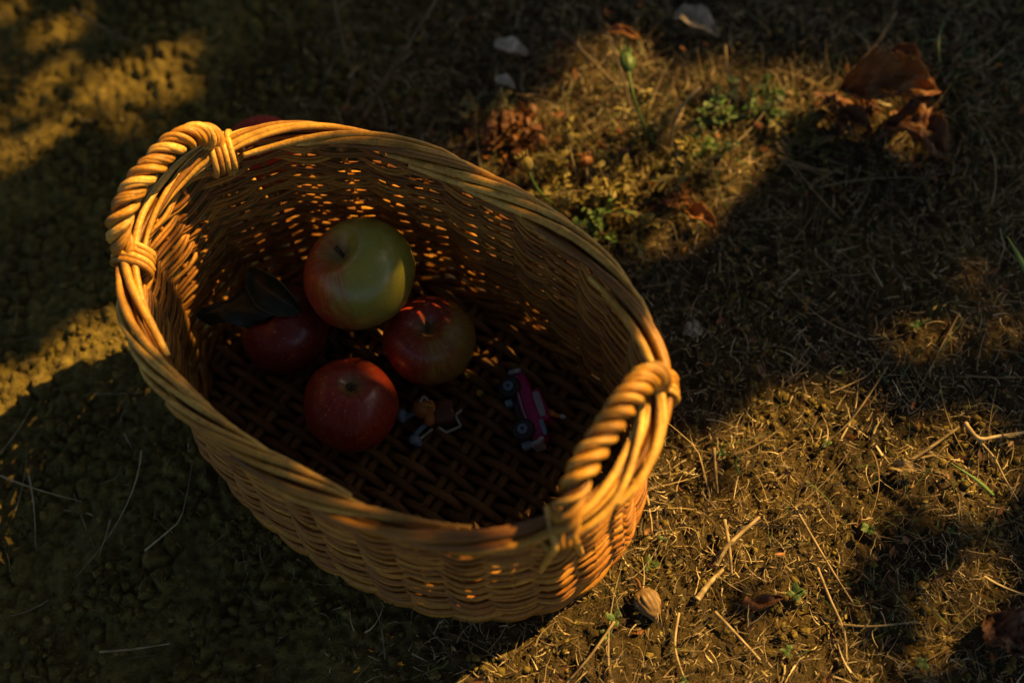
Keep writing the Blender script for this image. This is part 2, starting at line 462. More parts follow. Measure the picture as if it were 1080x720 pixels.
# ------------------------------------------------------------------ apples
def apple(name, px, r, z, axis, m, label, spin=0., squash=.9, group=None, calyx=False, world=None, bl=None, bls=14):
    c = np.array(world) if world is not None else at(px[0], px[1], z)
    root = empty(name, c); tag(root, label, 'apple', group)
    nu, nv = 64, 56
    R = np.array(frame_from(axis, spin))
    V = []
    for j in range(nv+1):
        v = j/nv*PI
        for i in range(nu):
            u = i/nu*TAU
            s = math.sin(v); cc = math.cos(v)
            # profile: wide shoulders, deep stem hollow, shallow lobed calyx
            rad = s*(1+.055*cc)
            top = math.exp(-((v)/(.24 if calyx else .34))**2)*(.55 if calyx else 1); bot = math.exp(-((PI-v)/.30)**2)
            zz = cc*squash+.04*math.cos(2*v)*0-.34*top+.22*bot
            lob = 1+.022*math.cos(5*u)*(.5-.5*cc*(-1 if calyx else 1))+.012*math.cos(2*u+1)
            V.append((rad*lob*r, rad*lob*r, zz*r))
            V[-1] = (rad*lob*r*math.cos(u), rad*lob*r*math.sin(u), zz*r*(1+.02*math.cos(u+.6)*s))
    V = np.array(V)@R.T
    F = []
    for j in range(nv):
        for i in range(nu):
            k = (i+1) % nu
            F.append((j*nu+i, (j+1)*nu+i, (j+1)*nu+k, j*nu+k))
    mb = MB(); mb.add(V, F, .5); Rb = Matrix(R.tolist()).inverted()
    if bl is not None:
        for nd in m.node_tree.nodes:
            if nd.type == 'VECT_MATH': nd.inputs[1].default_value = tuple((Rb @ updir(*bl))*bls)
    sk = mb.build('skin', m, None); sk.parent = root
    # put mesh in the apple's own frame so the blush turns with it
    Rm = frame_from(axis, spin)
    sk.data.transform(Rm.to_4x4().inverted()); sk.rotation_euler = Rm.to_euler()
    mb = MB()
    if calyx:
        for q in range(6):
            a = q/6*TAU
            P = [(0, 0, .66*r), (.03*r*math.cos(a), .03*r*math.sin(a), .75*r), (.07*r*math.cos(a), .07*r*math.sin(a), .79*r), (.10*r*math.cos(a+.3), .10*r*math.sin(a+.3), .78*r)]
            tube(mb, smooth_path(P, 8), [.045*r*x for x in (.8, 1, 1.1, 1.1, 1, .8, .6, .3)], 5, tone=.2, flat=.5)
        st = mb.build('calyx', M_STEM, None)
    else:
        P = smooth_path([(0, 0, .42*r), (.02*r, 0, .6*r), (.08*r, .03*r, .76*r)], 10)
        tube(mb, P, np.linspace(.035, .05, 10)*r, 8, tone=.3)
        st = mb.build('stem', M_STEM, None)
    st.parent = root; st.rotation_euler = Rm.to_euler()
    return root
M_STEM = blade_mat('apple_stem', [(0, (.05, .045, .02)), (1, (.12, .09, .04))], .7)
m_top = apple_mat('skin_yellow_green', (.27, .25, .035), (.40, .07, .018), (.30, .045, .012), .37, (-.5, -.55, .1))
m_frt = apple_mat('skin_red', (.36, .15, .03), (.34, .05, .018), (.19, .016, .009), 1.10, (0, 0, 1))
m_rgt = apple_mat('skin_red_yellow', (.30, .24, .04), (.36, .05, .018), (.20, .016, .009), .98, (-.9, .2, .1))
m_lft = apple_mat('skin_dark_red', (.30, .10, .025), (.20, .026, .012), (.13, .012, .008), 1.1, (0, 0, 1))
m_beh = apple_mat('skin_deep_red', (.30, .08, .02), (.26, .022, .010), (.17, .012, .007), 1.6, (0, 0, 1)); m_beh.node_tree.nodes['Principled BSDF'].inputs['Roughness'].default_value = .75; m_beh.node_tree.nodes['Principled BSDF'].inputs['Coat Weight'].default_value = 0; m_beh.node_tree.nodes['Principled BSDF'].inputs['Specular IOR Level'].default_value = .1
GA = 'apples lying in the wicker basket'
apple('apple', (370, 428), .0352, .0535, updir(.10, .52, .8), m_frt, 'red apple nearest the front of the basket with a small pale eye on top', .4, .92, GA, calyx=True)
apple('apple', (453, 360), .0345, .0525, updir(-.08, .42, .85), m_rgt, 'red apple with a yellow green cheek right of the biggest apple', 2.2, .88, GA, bl=(-.75, .3, -.1), bls=16)
apple('apple', (302, 348), .0345, .053, updir(-.4, .5, .6), m_lft, 'dark red apple half hidden under green leaves at the left', 1.1, .9, GA)
apple('apple', (380, 290), .0420, .097, updir(-.45, .52, .70), m_top, 'biggest apple, yellow green with a red blush, resting on top of the others', 3.6, .9, GA, bl=(-.85, -.15, .3), bls=16)
apple('apple', None, .032, 0, (-.2, .9, .1), m_beh, 'blurred red apple on the soil behind the far rim of the basket', 0, .9, None, world=at(276, 161, .030))

# leaves over the left apple
def leaf_blade(mb, base, tip, width, normal, curl=.2, bend=.1, n=18, m=8, tone=None, edge_tone=None, wav=.0, thick=.0004, jag=0., crump=0.):
    base = np.array(base, float); tip = np.array(tip, float); ax = tip-base; L = np.linalg.norm(ax); ax /= L
    nn = np.array(normal, float); nn -= ax*(nn@ax); nn /= np.linalg.norm(nn); sd = np.cross(nn, ax)
    V = []; T = []
    ph = rng.uniform(0, 6)
    for i in range(n+1):
        t = i/n; w = width*math.sin(PI*min(1, t**.8))**.75*(1-.15*t)+.0002
        if jag: w *= 1+jag*math.sin(i*2.3+ph)
        for j in range(-m, m+1):
            s = j/m
            p = base+ax*L*t+sd*w*s*(1-.3*abs(curl)*abs(s))+nn*(bend*L*math.sin(PI*t)+curl*w*s*s+wav*width*math.sin(t*13+s*2+ph)*abs(s)-.04*width*(1-abs(s))**4)
            if crump: p = p+nn*width*crump*noise.noise(Vector((t*5+ph, s*2.5, 1)))+nn*width*crump*.5*noise.noise(Vector((t*13+ph, s*6, 3)))
            V.append(p); T.append((edge_tone if (edge_tone is not None and abs(j) == m) else max(0, min(1, (tone if tone is not None else .5)-.30*(j == 0)-.14*(math.sin(t*42-abs(s)*8) > .75)+.2*noise.noise(Vector((t*4+ph, s*3, 8)))))))
    k = 2*m+1; F = []
    for i in range(n):
        for j in range(k-1):
            a = i*k+j; F.append((a, a+1, a+1+k, a+k))
    mb.add(V, F, T)
def add_solid(o, t):
    s = o.modifiers.new('s', 'SOLIDIFY'); s.thickness = t; s.offset = 0
def leaf_thing(name, label, cat, parts, material, group=None, thick=.0005, **kw):
    mb = MB()
    org = parts[0][0]
    for (b, t, w, nrm) in parts: leaf_blade(mb, b, t, w, nrm, **kw)
    o = mb.build(name, material, None, origin=org); tag(o, label, cat, group); add_solid(o, thick); return o
upc = tuple(updir(0, .2, 1))
leaf_thing('apple_leaf', 'large dark green leaf with a thin pale edge lying over the left apple', 'leaf', [(at(300, 318, .080), at(207, 334, .072), .019, tuple(updir(.1, .55, .9)))], M_APLEAF, curl=-.5, bend=.12, tone=.2, edge_tone=1., wav=.22, jag=.04, n=30)
leaf_thing('apple_leaf', 'dark green leaf against the yellow green apple, its tip curled up and reddish', 'leaf', [(at(318, 330, .086), at(262, 283, .082), .016, tuple(updir(-.5, .1, .9)))], M_APLEAF, curl=.5, bend=.15, tone=.2, edge_tone=.9, wav=.06)

# ------------------------------------------------------------------ toys in the basket
M_MAG = plain('magenta_plastic', (.34, .012, .11), .35); M_BLACKP = plain('black_plastic', (.02, .02, .022), .35)
M_BLUEP = plain('pale_blue_plastic', (.16, .27, .34), .45); M_GREYP = plain('silver_plastic', (.30, .32, .31), .35)
M_ORANGE = plain('orange_rubber', (.42, .17, .03), .5); M_BROWNP = plain('brown_rubber', (.10, .04, .02), .5); M_YEL = plain('yellow_bead', (.45, .33, .02), .25)
M_WHITEP = plain('pale_plastic', (.42, .43, .40), .45)
def box(mb, c, X, Y, Z, sx, sy, sz, tone=.5, taper=1., bev=.15):
    """rounded box: a superellipsoid-like grid so that edges are soft"""
    c, X, Y, Z = [np.array(q, float) for q in (c, X, Y, Z)]
    v, f = ico(3)
    p = np.sign(v)*np.abs(v)**(.38)
    p /= np.abs(p).max(0)
    k = 1-(1-taper)*(p[:, 2]+1)/2
    P = c+(p[:, :1]*sx*k[:, None])*X+(p[:, 1:2]*sy*k[:, None])*Y+(p[:, 2:]*sz)*Z
    mb.add(P, f, tone)
def torus(mb, c, axis, R, r, nu=28, nv=10, tone=.3):
    M3 = np.array(frame_from(axis)); V = []; F = []
    for i in range(nu):
        a = i/nu*TAU
        for j in range(nv):
            b = j/nv*TAU; q = R+r*math.cos(b)
            V.append((q*math.cos(a), q*math.sin(a), r*math.sin(b)))
    for i in range(nu):
        for j in range(nv):
            F.append((i*nv+j, ((i+1) % nu)*nv+j, ((i+1) % nu)*nv+(j+1) % nv, i*nv+(j+1) % nv))
    mb.add(np.array(V)@M3.T+np.array(c), F, tone)
def disc(mb, c, axis, R, h, n=24, tone=.5, dome=.3):
    M3 = np.array(frame_from(axis)); V = []; F = []
    prof = [(0, h/2+dome*R*.3), (R*.5, h/2+dome*R*.2), (R*.9, h/2), (R, h*.2), (R, -h/2), (0, -h/2)]
    for (q, z) in prof:
        for i in range(n): a = i/n*TAU; V.append((q*math.cos(a), q*math.sin(a), z))
    for j in range(len(prof)-1):
        for i in range(n): F.append((j*n+i, (j+1)*n+i, (j+1)*n+(i+1) % n, j*n+(i+1) % n))
    mb.add(np.array(V)@M3.T+np.array(c), F, tone)
# car lying on its side: wheel side towards the viewer
zc = .030
w1 = at(537, 408, zc+.004); w2 = at(552, 453, zc+.004)
Lx = (w2-w1)/np.linalg.norm(w2-w1)                     # along the car
side = np.array(updir(-.15, .1, 1.)); side = side-Lx*(side@Lx); side /= np.linalg.norm(side)   # the flank that faces up
roof = np.cross(side, Lx)
if roof@r2 < 0: roof = -roof
cc = (w1+w2)/2
car = empty('toy_car', cc-side*.015+roof*.006); tag(car, 'small magenta toy car lying on its side on the basket floor, two black wheels up', 'toy car')
mb = MB(); box(mb, cc+roof*.0085-side*.011, Lx, roof, side, .0285, .0065, .0105); box(mb, cc+roof*.0165-side*.011+Lx*.002, Lx, roof, side, .014, .0045, .0085); mb.build('body', M_MAG, car)
mb = MB(); box(mb, cc+roof*.001-side*.011, Lx, roof, side, .027, .0035, .0075); mb.build('chassis', M_BLACKP, car)
mb = MB(); box(mb, cc+roof*.0168-side*.0035+Lx*.002, Lx, roof, side, .0105, .0028, .0014); mb.build('side_window', M_GREYP, car)
mb = MB(); box(mb, cc+roof*.006-side*.010-Lx*.030, Lx, roof, side, .0022, .0045, .0085); mb.build('bumper', M_GREYP, car)
mb = MB(); box(mb, cc+roof*.006-side*.010+Lx*.030, Lx, roof, side, .0022, .0045, .0085); mb.build('bumper', M_GREYP, car)
mb = MB(); tube(mb, smooth_path([cc+roof*.0052+side*.0004-Lx*.016, cc+roof*.0045+side*.001, cc+roof*.0052+side*.0004+Lx*.018], 10), .0008, 6); mb.build('sill_trim', M_GREYP, car)
for e in (1.0, -1.):
    mb = MB(); box(mb, cc+Lx*e*.029+roof*.010-side*.003, Lx, roof, side, .0016, .0022, .0022); mb.build('headlight' if e < 0 else 'tail_light', M_WHITEP, car)
mb = MB(); box(mb, cc-roof*.0015-side*.006+Lx*.0285, Lx, roof, side, .003, .004, .003); mb.build('tow_hook', M_BLUEP, car); mb = MB(); box(mb, cc-roof*.0045-side*.006-Lx*.008, Lx, roof, side, .003, .003, .003); mb.build('exhaust', M_BLUEP, car)
mb = MB(); box(mb, cc+roof*.0145-side*.0022+Lx*.021, Lx, roof, side, .0065, .0018, .0018); mb.build('fin', M_BLUEP, car)
for (wc, sd_) in ((w1, 0), (w2, 0), (w1, 1), (w2, 1)):
    c0 = wc-side*(.022 if sd_ else 0)+side*.0004
    mb = MB(); torus(mb, c0, side, .0058, .0030); tr = mb.build('wheel', M_BLACKP, car)
    mb = MB(); disc(mb, c0+side*.001*(1 if not sd_ else -1), side, .0040, .003); torus(mb, c0+side*.0024, side, .0033, .0007, 20, 6); mb.build('hub', M_BLUEP, tr)
    mb = MB(); disc(mb, c0+side*.0036, side, .0013, .0008, 12); mb.build('axle_cap', M_BLACKP, tr)
# little figure
fig0 = at(455, 438, .022)
def fp(x, y, z): return at(x, y, z)
fig = empty('toy_figure', at(452, 445, .014)); tag(fig, 'tiny orange and brown toy figure with pale blue shoes fallen on its side', 'toy figure')
mb = MB()
v, f = ico(3)
hc = fp(447, 430, .030)
mb.add(hc+v*np.array([.0088, .0080, .0075]), f)
mb.add(fp(453, 441, .028)+v*np.array([.0045, .0062, .004]), f)
hd = mb.build('head', M_ORANGE, fig)
mb = MB(); tube(mb, smooth_path([fp(443, 424, .038), fp(447, 418, .039), fp(452, 423, .038)], 8), .0011, 6); mb.build('ear', M_WHITEP, hd)
mb = MB(); tube(mb, smooth_path([fp(447, 428, .038), fp(452, 427, .038), fp(456, 428, .037)], 8), .0009, 6); mb.build('brow', M_YEL, hd)
mb = MB(); box(mb, fp(465, 436, .023), (1, 0, 0), (0, 1, 0), (0, 0, 1), .0105, .0095, .0065); mb.build('torso', M_BROWNP, fig)
for pts, sh in ((((455, 444, .026), (444, 452, .024), (436, 461, .022)), ((434, 462, .022), (445, 469, .021))), (((440, 434, .024), (432, 438, .023), (426, 442, .022)), ((423, 433, .024), (425, 445, .021)))):
    mb = MB(); tube(mb, smooth_path([fp(*q) for q in pts], 10), np.linspace(.0016, .0022, 10), 7); lg = mb.build('leg', M_BLUEP, fig)
    mb = MB(); tube(mb, smooth_path([fp(*sh[0]), (fp(*sh[0])+fp(*sh[1]))/2+np.array([0, 0, .002]), fp(*sh[1])], 10), [.0028, .0038, .0042, .0044, .0042, .0038, .0034, .003, .0024, .0014], 8); mb.build('shoe', M_BLUEP, lg)
for pts in (((462, 450, .024), (471, 456, .022), (486, 449, .022), (480, 438, .024), (487, 432, .024)), ((456, 452, .024), (450, 457, .023), (443, 463, .022))):
    mb = MB(); tube(mb, np.concatenate([np.linspace(fp(*pts[i]), fp(*pts[i+1]), 6) for i in range(len(pts)-1)])+rng.normal(size=((len(pts)-1)*6, 3))*.00001, .0011, 6); mb.build('arm', M_WHITEP, fig)
for (x, y, l) in ((493, 395, 'tiny yellow bead beside the right apple, farther of the two'), (506, 414, 'tiny yellow bead between the right apple and the toy car')):
    c = at(x, y, .020); mb = MB(); mb.add(c+v*np.array([.0030, .0027, .0026]), f); torus(mb, c+np.array([0, 0, .0022]), (0, 0, 1), .0012, .0005, 14, 6)
    o = mb.build('bead', M_YEL, None, origin=c); tag(o, l, 'bead', 'small yellow beads on the basket floor')
mb = MB(); tube(mb, smooth_path([at(577, 433, .03), at(585, 437, .031), at(592, 439, .032)], 10), [.001, .002, .0026, .0026, .0022, .0018, .0016, .0015, .0013, .0008], 7)
pg = mb.build('toy_peg', M_ORANGE, None, origin=at(577, 433, .03)); tag(pg, 'small orange peg with a pale tip right of the toy car', 'toy piece')
mb = MB(); tube(mb, np.linspace(at(591, 438.8, .0318), at(597, 439.5, .0322), 5), [.0016, .0018, .0017, .0013, .0006], 7); mb.build('tip', M_WHITEP, pg)
mb = MB(); box(mb, at(567, 424, .03), (1, 0, 0), (0, 1, 0), (0, 0, 1), .0038, .0026, .0022); torus(mb, at(567, 424, .0323), (0, 0, 1), .0022, .0007, 16, 6); 
o = mb.build('toy_part', M_WHITEP, None, origin=at(567, 424, .028)); tag(o, 'pale grey toy part touching the roof side of the magenta car', 'toy piece')

# ------------------------------------------------------------------ ground cover
def in_poly(x, y, poly):
    c = False; n = len(poly); j = n-1
    for i in range(n):
        xi, yi = poly[i]; xj, yj = poly[j]
        if (yi > y) != (yj > y) and x < (xj-xi)*(y-yi)/(yj-yi)+xi: c = not c
        j = i
    return c
def inside_basket(x, y, k=.84):
    dx, dy = x-BC[0], y-BC[1]; lx = cy_*dx+sy_*dy; ly = -sy_*dx+cy_*dy
    return abs(lx/(A*k))**EXP+abs(ly/(B_*k))**EXP < 1
XR, YR = (-.60, .62), (.10, 1.06)
# soil crumbs
def crumbs(name, n, rmin, rmax, sub, w=None, seed=1, sel=None):
    R = np.random.default_rng(seed); v0, f0 = ico(sub); f0 = np.array(f0)
    variants = []
    for q in range(12):
        d = np.array([1+.75*noise.noise(Vector(p*1.5+q*9.1))+.5*noise.noise(Vector(p*3.3+q*5.)) for p in v0]); variants.append(v0*d[:, None])
    Vs = []; Fs = []; T = []; cnt = 0
    k = 0
    while k < n:
        x = R.uniform(*XR); y = R.uniform(*YR)
        if sel and not sel(x, y, R): k += .25; continue
        k += 1
        if inside_basket(x, y, .80): continue
        r = rmin*(rmax/rmin)**(R.random()**2.3)
        v = variants[R.integers(12)]*np.array([1, R.uniform(.7, 1.1), R.uniform(.5, .85)])*r
        a = R.uniform(0, TAU); c, s = math.cos(a), math.sin(a)
        v = v@np.array([[c, s, 0], [-s, c, 0], [0, 0, 1]])
        Vs.append(v+np.array([x, y, ground_h(x, y)+r*.15])); Fs.append(f0+cnt); T.append(np.full(len(v), R.random())); cnt += len(v)
    me = bpy.data.meshes.new(name); me.from_pydata(np.concatenate(Vs).tolist(), [], np.concatenate(Fs).tolist()); me.update()
    a = me.attributes.new('tone', 'FLOAT', 'POINT'); a.data.foreach_set('value', np.concatenate(T).astype(np.float32))
    me.polygons.foreach_set('use_smooth', [True]*len(me.polygons)); me.materials.append(M_CRUMB)
    o = bpy.data.objects.new(name, me); COL.objects.link(o); return o
def clod_sel(x, y, R):
    c = noise.noise(Vector((x*14, y*14, 2.2)))*.5+.5
    return R.random() < max(.10, (c-.40)*4)*(1-.35*right_side(x, y))
tag(crumbs('soil_crumbs', 30000, .0008, .0042, 1, sel=clod_sel), 'crumbly brown clods of dry soil scattered over the ground', 'soil', kind='stuff')

# blades: thin ribbons gathered in one mesh
def ribbons(name, material, n, sampler, lmin, lmax, wid, rise, tones, curl=.25, seed=3, seg=5, dirbias=None):
    R = np.random.default_rng(seed); Vs = []; Fs = []; T = []; cnt = 0
    base = np.array([(2*i, 2*i+1, 2*i+3, 2*i+2) for i in range(seg)])
    k = 0; tries = 0
    while k < n and tries < n*30:
        tries += 1
        x = R.uniform(*XR); y = R.uniform(*YR)
        if R.random() > sampler(x, y) or inside_basket(x, y, .86): continue
        k += 1
        L = lmin*(lmax/lmin)**(R.random()**1.7); a = R.uniform(0, TAU) if dirbias is None else dirbias+R.normal()*.7
        el = abs(R.normal())*rise
        if R.random() < .12: el += R.uniform(.3, .9)
        d = np.array([math.cos(a)*math.cos(el), math.sin(a)*math.cos(el), math.sin(el)]); sd = np.array([-math.sin(a), math.cos(a), R.normal()*.5]); sd /= np.linalg.norm(sd)
        cu = R.normal()*curl; k2 = R.normal()*.7*(R.random() < .35); droop = R.uniform(0, .5)*el
        w = wid*R.uniform(.5, 1.5); P0 = np.array([x, y, ground_h(x, y)+R.uniform(.0005, .004)])
        V = []
        for i in range(seg+1):
            t = i/seg; p = P0+d*L*t+sd*cu*L*t*t+sd*k2*L*max(0., t-.5)-np.array([0, 0, droop*L*t*t]); ww = w*(1-.75*t)*.5
            p[2] = max(p[2], P0[2]-.002)
            V.append(p-sd*ww); V.append(p+sd*ww+np.array([0, 0, ww*.6]))
        if inside_basket(V[-1][0], V[-1][1], .9) : continue
        Vs.append(np.array(V)); Fs.append(base+cnt); cnt += len(V)
        T.append(np.full(len(V), np.clip(R.normal(tones[0], tones[1]), 0, 1)))
    me = bpy.data.meshes.new(name); me.from_pydata(np.concatenate(Vs).tolist(), [], np.concatenate(Fs).tolist()); me.update()
    a = me.attributes.new('tone', 'FLOAT', 'POINT'); a.data.foreach_set('value', np.concatenate(T).astype(np.float32))
    me.polygons.foreach_set('use_smooth', [True]*len(me.polygons)); me.materials.append(material)
    o = bpy.data.objects.new(name, me); COL.objects.link(o); return o
def s_right(x, y):
    c = noise.noise(Vector((x*11, y*11, 8.)))*.5+.5
    return max(.0, right_side(x, y)*(.3+.9*c))
tag(ribbons('dry_grass', M_STRAW, 46000, s_right, .003, .024, .0009, .45, (.48, .30), .55, 3, seg=4), 'matted dry straw and dead grass blades covering the soil on the right', 'dry grass', kind='stuff')
tag(ribbons('grass_litter', M_STRAW, 700, lambda x, y: .15+.1*right_side(x, y)+.75*right_side(x, y)**3, .03, .10, .0011, .14, (.5, .28), .3, 5, seg=9), 'long thin bleached grass stalks lying loosely on the ground', 'dry grass', kind='stuff')
tag(ribbons('soil_fibres', M_STRAW, 500, lambda x, y: 1-right_side(x, y), .01, .045, .0006, .15, (.35, .25), .4, 11, seg=6), 'fine pale root fibres lying on the bare soil at left', 'fibre', kind='stuff')
def s_topright(x, y):
    px, py = pj((x, y, 0)); 
    g_ = math.exp(-((px-660)/150)**2-((py-170)/95)**2)+.75*math.exp(-((px-1010)/170)**2-((py-60)/90)**2)+.25*math.exp(-((px-980)/160)**2-((py-560)/150)**2)
    return min(1, g_)*.9+.05*right_side(x, y)
def s_weed(x, y):
    px, py = pj((x, y, 0)); return min(1, math.exp(-((px-650)/130)**2-((py-150)/90)**2)+.5*math.exp(-((px-900)/130)**2-((py-90)/60)**2))
tag(ribbons('weed_stems', M_STRAW, 1500, s_weed, .012, .045, .0010, 1.0, (.45, .28), .35, 17, seg=6), 'thicket of thin dead weed stems behind the basket', 'dry grass', kind='stuff')
tag(ribbons('green_grass', M_GREEN, 1300, s_topright, .012, .045, .0010, .8, (.35, .25), .3, 13, seg=6), 'sparse fine green grass blades growing behind and right of the basket', 'grass', kind='stuff')
# small withered leaves of the ground plants
def leaflets(name, material, n, sampler, smin, smax, tones, seed, hmax=.012):
    R = np.random.default_rng(seed); mb = MB(); k = 0; tries = 0
    while k < n and tries < n*40:
        tries += 1
        x = R.uniform(*XR); y = R.uniform(*YR)
        if R.random() > sampler(x, y) or inside_basket(x, y, .92): continue
        k += 1
        s = R.uniform(smin, smax); nrm = Vector((R.normal()*1.1, R.normal()*1.1, 1)).normalized()
        Rm = np.array(frame_from(nrm, R.uniform(0, TAU))); cu = R.uniform(-.9, 1.6); asp = R.uniform(.35, 1.)
        pts = [(0, 0), (.35, .30), (.75, .34), (1.2, .0), (.75, -.34), (.35, -.30), (.6, 0)]
        V = np.array([(a*s, b*s*asp, cu*s*(a*a*.5+b*b*2.2)+R.normal()*.10*s) for a, b in pts])@Rm.T+np.array([x, y, ground_h(x, y)+R.uniform(.001, hmax)])
        mb.add(V, [(0, 6, 1), (1, 6, 2), (2, 6, 3), (3, 6, 4), (4, 6, 5), (5, 6, 0)], float(np.clip(R.normal(*tones), 0, 1)))
    return mb.build(name, material)
def s_mid(x, y):
    px, py = pj((x, y, 0)); return math.exp(-((px-640)/120)**2-((py-190)/80)**2)+.45*math.exp(-((px-740)/200)**2-((py-580)/120)**2)+.2*right_side(x, y)
tag(leaflets('leaf_litter', M_YELLOWISH, 3200, s_mid, .0016, .0048, (.40, .30), 21, .016), 'tiny curled yellow leaflets and seed husks of withered weeds', 'leaf litter', kind='stuff')
def s_rust(x, y):
    px, py = pj((x, y, 0)); return math.exp(-((px-535)/42)**2-((py-155)/35)**2)+.9*math.exp(-((px-960)/70)**2-((py-130)/45)**2)+.05*right_side(x, y)
tag(leaflets('rust_leaf_litter', M_DRYLEAF, 1000, s_rust, .003, .009, (.4, .25), 22, .018), 'small rust coloured dead leaflets heaped behind the far rim', 'leaf litter', kind='stuff')

# ---- individual things on the ground
def gz(x, y, up=0.):
    p = at(x, y, 0); g_ = max(ground_h(p[0]+a_, p[1]+b_) for a_ in (-.003, 0, .003) for b_ in (-.003, 0, .003)); q = at(x, y, g_+up); return q
def stalk(pts, r, label, name='dry_stalk', cat='stalk', group='single dry stalks on the ground', material=None, tone=.8, tip=None):
    P = smooth_path([gz(x, y, z) for x, y, z in pts], 26); mb = MB()
    tube(mb, P, np.linspace(r, r*.55, 26)*(1+.08*np.sin(np.arange(26)*1.9)), 6, tone=np.repeat(np.clip(tone+.12*np.sin(np.arange(26)*.9), 0, 1), 6))
    o = mb.build(name, material or M_STRAW, None, origin=tuple(P[0])); tag(o, label, cat, group); return o
S = [
 ([(1018, 446, .006), (1032, 462, .012), (1052, 460, .008), (1084, 455, .004)], .0022, 'thick yellow straw with a bend running out of the right edge', .95),
 ([(1030, 462, .010), (1048, 482, .012), (1060, 505, .008), (1074, 528, .004)], .0011, 'thin side shoot curving down from the bent yellow straw', .85),
 ([(590, 30, .030), (612, 52, .026), (640, 80, .020), (656, 98, .012)], .0018, 'rust brown stalk slanting above the green seed head stem', .45),
 ([(640, 34, .030), (655, 75, .026), (664, 110, .02), (668, 150, .004)], .0014, 'dark reddish stalk crossing beside the green seed head', .15),
 ([(738, 92, .03), (716, 116, .03), (709, 140, .02), (708, 168, .004)], .0017, 'curved tan stalk standing right of the green seed head', .75),
 ([(765, 48, .02), (768, 90, .02), (769, 135, .004)], .0011, 'straight pale stalk between the seed head and the shaded ground', .6),
 ([(755, 596, .006), (768, 575, .010), (801, 545, .014)], .0026, 'stout broken pale straw lying diagonally on the lit soil', .85),
 ([(735, 632, .004), (748, 615, .008), (763, 600, .006)], .0030, 'short thick straw stub just below the stout broken straw', .9),
 ([(753, 472, .01), (755, 500, .012), (757, 520, .006)], .0016, 'short upright straw near the right handle shadow', .7),
 ([(764, 548, .012), (769, 575, .010), (772, 606, .004)], .0020, 'upright straw crossing the stout broken straw', .8),
 ([(838, 534, .012), (862, 575, .012), (880, 605, .008), (900, 636, .003)], .0013, 'long thin straw leaning down right over the lit soil', .8),
 ([(862, 598, .010), (875, 630, .012), (890, 665, .006), (893, 696, .002)], .0014, 'long thin straw running down below the leaning one', .85),
 ([(754, 645, .006), (778, 670, .008), (802, 696, .004)], .0017, 'pale straw pointing at the lower edge left of the centre patch', .9),
 ([(648, 655, .012), (625, 688, .010), (596, 722, .003)], .0013, 'straw slanting down left below the basket end', .8),
 ([(716, 646, .004), (712, 682, .008), (722, 716, .004)], .0013, 'straw standing at the lower edge beside the brown husk', .9),
 ([(946, 494, .006), (975, 476, .008), (1012, 450, .006)], .0022, 'grey straw leading up to the bent yellow straw', .5),
 ([(884, 658, .006), (920, 660, .008), (968, 655, .005)], .0012, 'horizontal thin straw in the lower right', .8),
 ([(352, 0, .03), (362, 45, .03), (372, 82, .025), (363, 118, .01)], .0013, 'dim bent stalk standing behind the far rim', .5),
 ([(460, 0, .035), (430, 48, .03), (405, 85, .02), (382, 126, .01)], .0014, 'dim slanting stalk behind the far rim, right of the bent one', .5),
 ([(75, 10, .02), (120, 36, .012), (138, 44, .006)], .0016, 'short dim twig on the sunlit crumbs at upper left', .4),
 ([(105, 687, .004), (140, 684, .007), (180, 678, .005)], .0011, 'pale straw lying on the dark soil at lower left', .85),
 ([(0, 478, .003), (18, 455, .01), (33, 430, .012)], .0009, 'thin pale fibre at the left edge below the sunlit strip', .7),
 ([(100, 415, .004), (122, 415, .006), (146, 414, .004)], .0007, 'fine pale fibre just below the sunlit strip', .6),
 ([(392, 632, .006), (402, 660, .010), (406, 695, .004)], .0010, 'thin dark straw under the near wall of the basket', .6),
 ([(935, 388, .006), (900, 440, .012), (868, 470, .01)], .0010, 'long faint straw crossing the shaded ground right of centre', .5),
 ([(820, 165, .01), (860, 178, .012), (890, 182, .008)], .0013, 'thin tan stalk pointing at the curled brown leaf', .75),
 ([(945, 14, .02), (925, 45, .02), (898, 74, .01)], .0012, 'thin pale stalk above the curled brown leaf', .6),
 ([(1012, 330, .004), (985, 380, .01), (960, 430, .01)], .0009, 'thin shaded stalk left of the green striped blade', .5),
]
for pts, r, lab, tn in S: stalk([(x_, y_, z_*.7+.0005) for x_, y_, z_ in pts] if pts[0][1] > 300 else pts, r*.85, lab, tone=tn*.85)
# seed heads on stems
def seedhead(pts, r, head, hr, label, headmat, tone, drop=False):
    P = smooth_path([gz(x, y, z) for x, y, z in pts], 26)
    root = empty('seed_head', tuple(P[-1])); tag(root, label, 'seed head')
    mb = MB(); tube(mb, P, np.linspace(r*.8, r, 26), 7, tone=.8); mb.build('stem', M_GREEN if not drop else M_STRAW, root)
    c = P[0]; d = P[0]-P[3]; d /= np.linalg.norm(d); R3 = np.array(frame_from(d))
    v, f = ico(3); q = v*np.array([hr[0], hr[0], hr[1]]); a = np.arctan2(v[:, 1], v[:, 0]); q[:, :2] *= (1+.10*np.cos(8*a))[:, None]
    mb = MB(); mb.add(q@R3.T+c+d*hr[1]*.8, f, tone); hd = mb.build('seed_pod', headmat, root)
    mb = MB()
    for k in range(8):
        a = k/8*TAU; s = np.array([math.cos(a), math.sin(a), 0])
        tube(mb, smooth_path([s*hr[0]*.4+np.array([0, 0, hr[1]*1.6]), s*hr[0]*.8+np.array([0, 0, hr[1]*1.95]), s*hr[0]*1.0+np.array([0, 0, hr[1]*2.25])], 6)@R3.T+c, [.0008, .001, .001, .0008, .0006, .0003], 5, tone=tone)
    mb.build('sepal', headmat, hd)
